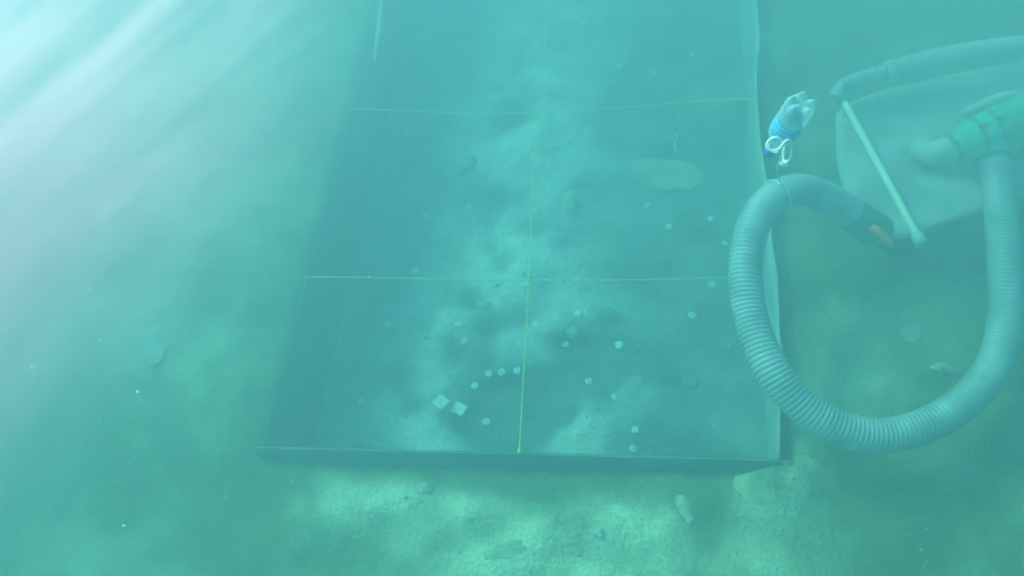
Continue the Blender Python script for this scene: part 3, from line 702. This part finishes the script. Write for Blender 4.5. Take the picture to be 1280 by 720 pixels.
# ------------------------------------------------------------------ bottle float and its cord
btop = np.array((0.8160, -0.1837, 1.9405)); bbot = np.array((0.7654, -0.1383, 1.7419))
bdir = (btop - bbot); blen = np.linalg.norm(bdir); bdir /= blen
BR = 0.0370
bot = empty('plastic_bottle', tuple(btop)); bot.scale = (0.86, 0.86, 0.92)
bot.rotation_euler = Vector(-bdir).to_track_quat('Z', 'Y').to_euler()      # local z runs from the base to the cap
BL = 0.225
def petal(j, a, r, z): return 1.0
prof = []
for k in range(9):                                   # domed, five-lobed base
    q = k / 8.0; prof.append((BR * (0.08 + 0.92 * math.sin(q * math.pi / 2) ** 0.8), 0.020 * (1 - math.sin(q * math.pi / 2)) ** 1.0 * 1.0))
V = []; F = []; SEG = 60
rows = []
for q in np.linspace(0.03, 1, 14): rows.append(('base', q))
body = [(BR, 0.030), (BR * 0.97, 0.036), (BR, 0.042), (BR, 0.056), (BR * 0.965, 0.061), (BR, 0.066), (BR * 0.975, 0.070), (BR * 0.975, 0.124), (BR * 0.975, 0.130), (BR * 0.93, 0.138), (BR * 0.80, 0.150), (BR * 0.62, 0.164), (BR * 0.46, 0.178), (BR * 0.37, 0.190), (0.0125, 0.199), (0.0155, 0.201), (0.0125, 0.204), (0.0125, 0.222)]
for kind, q in rows:
    for s in range(SEG):
        a = 2 * math.pi * s / SEG; lobe = 0.5 + 0.5 * math.cos(5 * a)
        r = BR * q ** 0.75
        z = 0.026 - 0.024 * math.sqrt(max(0, 1 - (1 - q) ** 2)) * 0 
        foot = math.exp(-((q - 0.62) / 0.24) ** 2)
        z = 0.010 + 0.016 * q ** 6 - 0.012 * foot * (0.15 + 0.85 * lobe) + 0.010 * (1 - lobe) * q
        V.append((r * math.cos(a), r * math.sin(a), z))
for r, z in body:
    for s in range(SEG):
        a = 2 * math.pi * s / SEG; V.append((r * math.cos(a), r * math.sin(a), z))
nr = len(rows) + len(body)
for j in range(nr - 1):
    for s in range(SEG):
        s2 = (s + 1) % SEG; F.append((j * SEG + s, j * SEG + s2, (j + 1) * SEG + s2, (j + 1) * SEG + s))
F.append(tuple(range(SEG))[::-1])
link('body', mesh('body', V, F), M['pet'], bot)
V, F = lathe([(BR * 0.985, 0.071), (BR * 1.0, 0.073), (BR * 1.0, 0.127), (BR * 0.985, 0.129)], 48); link('label_wrap', mesh('label_wrap', V, F), M['label'], bot)
V, F = lathe([(0.0005, 0.226), (0.013, 0.226), (0.0148, 0.224), (0.015, 0.212), (0.0150, 0.209), (0.0135, 0.208)], 30, lambda j, a, r, z: 1 + 0.02 * math.cos(30 * a)); link('cap', mesh('cap', V, F), M['cap'], bot)
tag(bot, 'clear plastic bottle with blue label floating base up above the hose', 'bottle')
capw = btop - bdir * 0.198
cord_pts = [capw, np.array((0.7674, -0.2444, 1.8564)), np.array((0.7688, -0.2823, 1.9181)), np.array((0.7572, -0.2864, 1.9404)), np.array((0.7435, -0.2874, 1.9374)), np.array((0.7361, -0.2957, 1.9282)), np.array((0.7454, -0.3033, 1.9221)), np.array((0.7607, -0.3024, 1.9253)), np.array((0.7711, -0.2932, 1.9358)), np.array((0.7840, -0.2792, 1.9236)), np.array((0.7938, -0.2633, 1.8844)),
            np.array((0.7966, -0.2369, 1.8264)), np.array((0.7924, -0.2009, 1.7766)), np.array((0.7912, -0.1770, 1.7714)), np.array((0.7948, -0.1496, 1.7704)), np.array((0.8012, -0.0942, 1.6850)), np.array((0.8286, 0.1094, 1.4248))]
k = int(np.argmin([np.linalg.norm(p - np.array((0.9590, 0.9317, 0.4200))) for p in hpath])); hp = hpath[k]; ht = hpath[min(k + 3, len(hpath) - 1)] - hpath[k - 3]; ht /= np.linalg.norm(ht)
upv = np.array((0, 0, 1.0)) - ht * ht[2]; upv /= np.linalg.norm(upv); sdv = np.cross(ht, upv)
tie = hp + upv * (HR + 0.004)
cd = empty('tether_cord', tuple(capw))
V, F = sweep(resample(catmull(cord_pts + [tie], 14), 0.006)[0], 0.0026, 8, True, capw); link('cord', mesh('cord', V, F), M['white_cord'], cd)
V, F = sweep(np.array([hp + (upv * math.cos(t) + sdv * math.sin(t)) * (HR + 0.004) for t in np.linspace(0, 2 * math.pi, 40)]), 0.003, 8, True, capw); link('hitch_around_hose', mesh('hitch_around_hose', V, F), M['white_cord'], cd)
kn = link('knot', stone_mesh('knot', 0.011, 0.009, 0.008, 3, 3, 0.5), M['white_cord'], cd); kn.location = Vector(tie - capw)
kn = link('knot', stone_mesh('knot', 0.009, 0.007, 0.007, 6, 3, 0.5), M['white_cord'], cd); kn.location = Vector(np.array((0.7924, -0.2009, 1.7766)) - capw)
tag(cd, 'white looped cord tying the floating bottle to the ribbed hose', 'cord')

# small pin heads glinting on the near board and sand
# ------------------------------------------------------------------ suspended flecks
rnd = random.Random(21); V = []; F = []
oc = np.array([(1, 0, 0), (-1, 0, 0), (0, 1, 0), (0, -1, 0), (0, 0, 1), (0, 0, -1)], float)
of = [(0, 2, 4), (2, 1, 4), (1, 3, 4), (3, 0, 4), (2, 0, 5), (1, 2, 5), (3, 1, 5), (0, 3, 5)]
fl = [(-0.1430, -0.1358, 1.7860), (-0.2016, -0.2487, 1.4352), (-0.5751, -0.8809, 2.0047), (-0.6153, -0.9513, 1.4735), (-0.4350, -0.6341, 1.0459), (0.2283, 0.4470, 1.5621), (0.4324, 0.1092, 1.6147), (-0.6622, -0.7477, 1.8737), (-0.4699, -0.8261, 1.8278), (-0.5447, -0.8099, 2.0271), (-0.5996, -0.6365, 1.9035), (-0.6335, -0.6660, 1.7657)]
for k in range(190): fl.append((rnd.uniform(-1.6, 1.8), rnd.uniform(-0.9, 2.4), rnd.uniform(0.3, 2.3)))
for k, c in enumerate(fl):
    s = rnd.uniform(0.0028, 0.0048) if k < 12 else rnd.uniform(0.0006, 0.0019); b = len(V)
    V.extend((oc * np.array([s * rnd.uniform(0.7, 1.5), s * rnd.uniform(0.5, 1.0), s * 0.6]) + np.array(c)).tolist()); F.extend([(b + p, b + q, b + r) for p, q, r in of])
o = link('suspended_flecks', mesh('suspended_flecks', V, F), M['fleck']); tag(o, 'tiny pale flecks drifting in the water', kind='stuff')

# ------------------------------------------------------------------ the water itself: even, teal, hazy
def volume(name, color, absorb, density, g):
    m = bpy.data.materials.new(name); m.use_nodes = True; N = m.node_tree.nodes; N.clear()
    o = N.new('ShaderNodeOutputMaterial'); v = N.new('ShaderNodeVolumePrincipled')
    v.inputs['Color'].default_value = (*color, 1); v.inputs['Absorption Color'].default_value = (*absorb, 1)
    v.inputs['Density'].default_value = density; v.inputs['Anisotropy'].default_value = g
    m.node_tree.links.new(v.outputs[0], o.inputs['Volume'])
    return m, v
wm, _ = volume('hazy_water', (0.192, 0.375, 0.418), (0.23, 0.79, 0.785), 0.67, 0.65)
hz = link('haze', boxmesh('haze', (-46, -46, -2.2), (46, 46, 3.60)), wm, None, False); tag(hz, 'cloudy blue-green water over the whole dig', kind='stuff')

# streaky white glare at the upper left, put in as a milky volume
sm_, sv = volume('milky_glare', (0.955, 0.905, 0.93), (0, 0, 0), 1.0, 0.35)
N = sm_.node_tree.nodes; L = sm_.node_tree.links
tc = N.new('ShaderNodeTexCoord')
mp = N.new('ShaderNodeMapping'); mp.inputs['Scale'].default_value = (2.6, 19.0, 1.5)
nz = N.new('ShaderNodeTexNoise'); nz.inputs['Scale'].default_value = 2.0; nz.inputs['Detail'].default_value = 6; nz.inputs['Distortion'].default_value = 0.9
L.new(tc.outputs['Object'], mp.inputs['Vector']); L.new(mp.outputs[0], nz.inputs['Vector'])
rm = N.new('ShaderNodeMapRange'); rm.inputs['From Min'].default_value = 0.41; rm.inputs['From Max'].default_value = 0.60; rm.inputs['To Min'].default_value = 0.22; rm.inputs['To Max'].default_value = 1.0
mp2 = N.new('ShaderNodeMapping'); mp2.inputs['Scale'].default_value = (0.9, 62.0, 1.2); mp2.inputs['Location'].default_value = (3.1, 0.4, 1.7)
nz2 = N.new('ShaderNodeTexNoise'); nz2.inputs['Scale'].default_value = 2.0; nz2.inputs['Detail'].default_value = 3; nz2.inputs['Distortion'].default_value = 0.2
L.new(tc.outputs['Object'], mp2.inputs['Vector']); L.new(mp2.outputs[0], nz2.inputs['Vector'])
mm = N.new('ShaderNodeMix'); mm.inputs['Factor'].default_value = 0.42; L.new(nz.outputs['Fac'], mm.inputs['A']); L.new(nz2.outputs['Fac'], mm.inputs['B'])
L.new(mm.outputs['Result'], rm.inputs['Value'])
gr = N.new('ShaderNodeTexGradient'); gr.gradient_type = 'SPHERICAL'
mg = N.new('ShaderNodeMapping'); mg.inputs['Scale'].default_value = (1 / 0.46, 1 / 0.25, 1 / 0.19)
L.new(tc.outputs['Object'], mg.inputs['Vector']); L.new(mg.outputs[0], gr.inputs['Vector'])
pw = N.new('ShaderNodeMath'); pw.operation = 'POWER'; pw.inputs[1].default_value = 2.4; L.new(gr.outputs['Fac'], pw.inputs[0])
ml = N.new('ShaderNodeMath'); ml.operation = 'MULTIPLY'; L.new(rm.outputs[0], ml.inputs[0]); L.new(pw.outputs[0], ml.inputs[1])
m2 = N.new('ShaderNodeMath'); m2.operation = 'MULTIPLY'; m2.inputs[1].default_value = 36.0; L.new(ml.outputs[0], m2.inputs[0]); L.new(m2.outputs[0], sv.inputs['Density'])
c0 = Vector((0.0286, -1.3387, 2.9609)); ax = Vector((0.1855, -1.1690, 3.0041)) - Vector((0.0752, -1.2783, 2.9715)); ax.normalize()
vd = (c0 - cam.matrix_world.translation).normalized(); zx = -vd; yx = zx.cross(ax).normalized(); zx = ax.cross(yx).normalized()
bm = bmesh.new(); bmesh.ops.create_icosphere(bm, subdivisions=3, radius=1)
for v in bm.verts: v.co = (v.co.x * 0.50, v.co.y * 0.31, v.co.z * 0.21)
me = bpy.data.meshes.new('glare_cloud'); bm.to_mesh(me); bm.free()
sc_ = link('glare_cloud', me, sm_, None, False)
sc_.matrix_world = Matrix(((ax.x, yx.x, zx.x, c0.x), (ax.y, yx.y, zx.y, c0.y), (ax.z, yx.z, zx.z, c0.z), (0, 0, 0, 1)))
tag(sc_, 'whitish streaky glare at upper left, built as an added volume in the water', kind='stuff')

# a thin drift of stirred-up silt round the dredge gear
dm, dv = volume('stirred_silt', (0.80, 0.86, 0.88), (1, 1, 1), 1.0, 0.4)
N = dm.node_tree.nodes; L = dm.node_tree.links
tc = N.new('ShaderNodeTexCoord'); gr = N.new('ShaderNodeTexGradient'); gr.gradient_type = 'SPHERICAL'
mg = N.new('ShaderNodeMapping'); mg.inputs['Scale'].default_value = (1 / 1.25, 1 / 1.45, 1 / 0.8); L.new(tc.outputs['Object'], mg.inputs['Vector']); L.new(mg.outputs[0], gr.inputs['Vector'])
nz = N.new('ShaderNodeTexNoise'); nz.inputs['Scale'].default_value = 1.6; nz.inputs['Detail'].default_value = 3; L.new(tc.outputs['Object'], nz.inputs['Vector'])
m1 = N.new('ShaderNodeMath'); m1.operation = 'MULTIPLY'; L.new(gr.outputs['Fac'], m1.inputs[0]); L.new(nz.outputs['Fac'], m1.inputs[1])
m2 = N.new('ShaderNodeMath'); m2.operation = 'MULTIPLY'; m2.inputs[1].default_value = 1.9; L.new(m1.outputs[0], m2.inputs[0]); L.new(m2.outputs[0], dv.inputs['Density'])
bm = bmesh.new(); bmesh.ops.create_icosphere(bm, subdivisions=3, radius=1)
for v in bm.verts: v.co = (v.co.x * 1.3, v.co.y * 1.5, v.co.z * 0.85)
me = bpy.data.meshes.new('silt_drift'); bm.to_mesh(me); bm.free()
sd = link('silt_drift', me, dm, None, False); sd.location = (2.05, 1.55, 0.45)
tag(sd, 'thin drift of stirred-up silt round the dredge gear', kind='stuff')
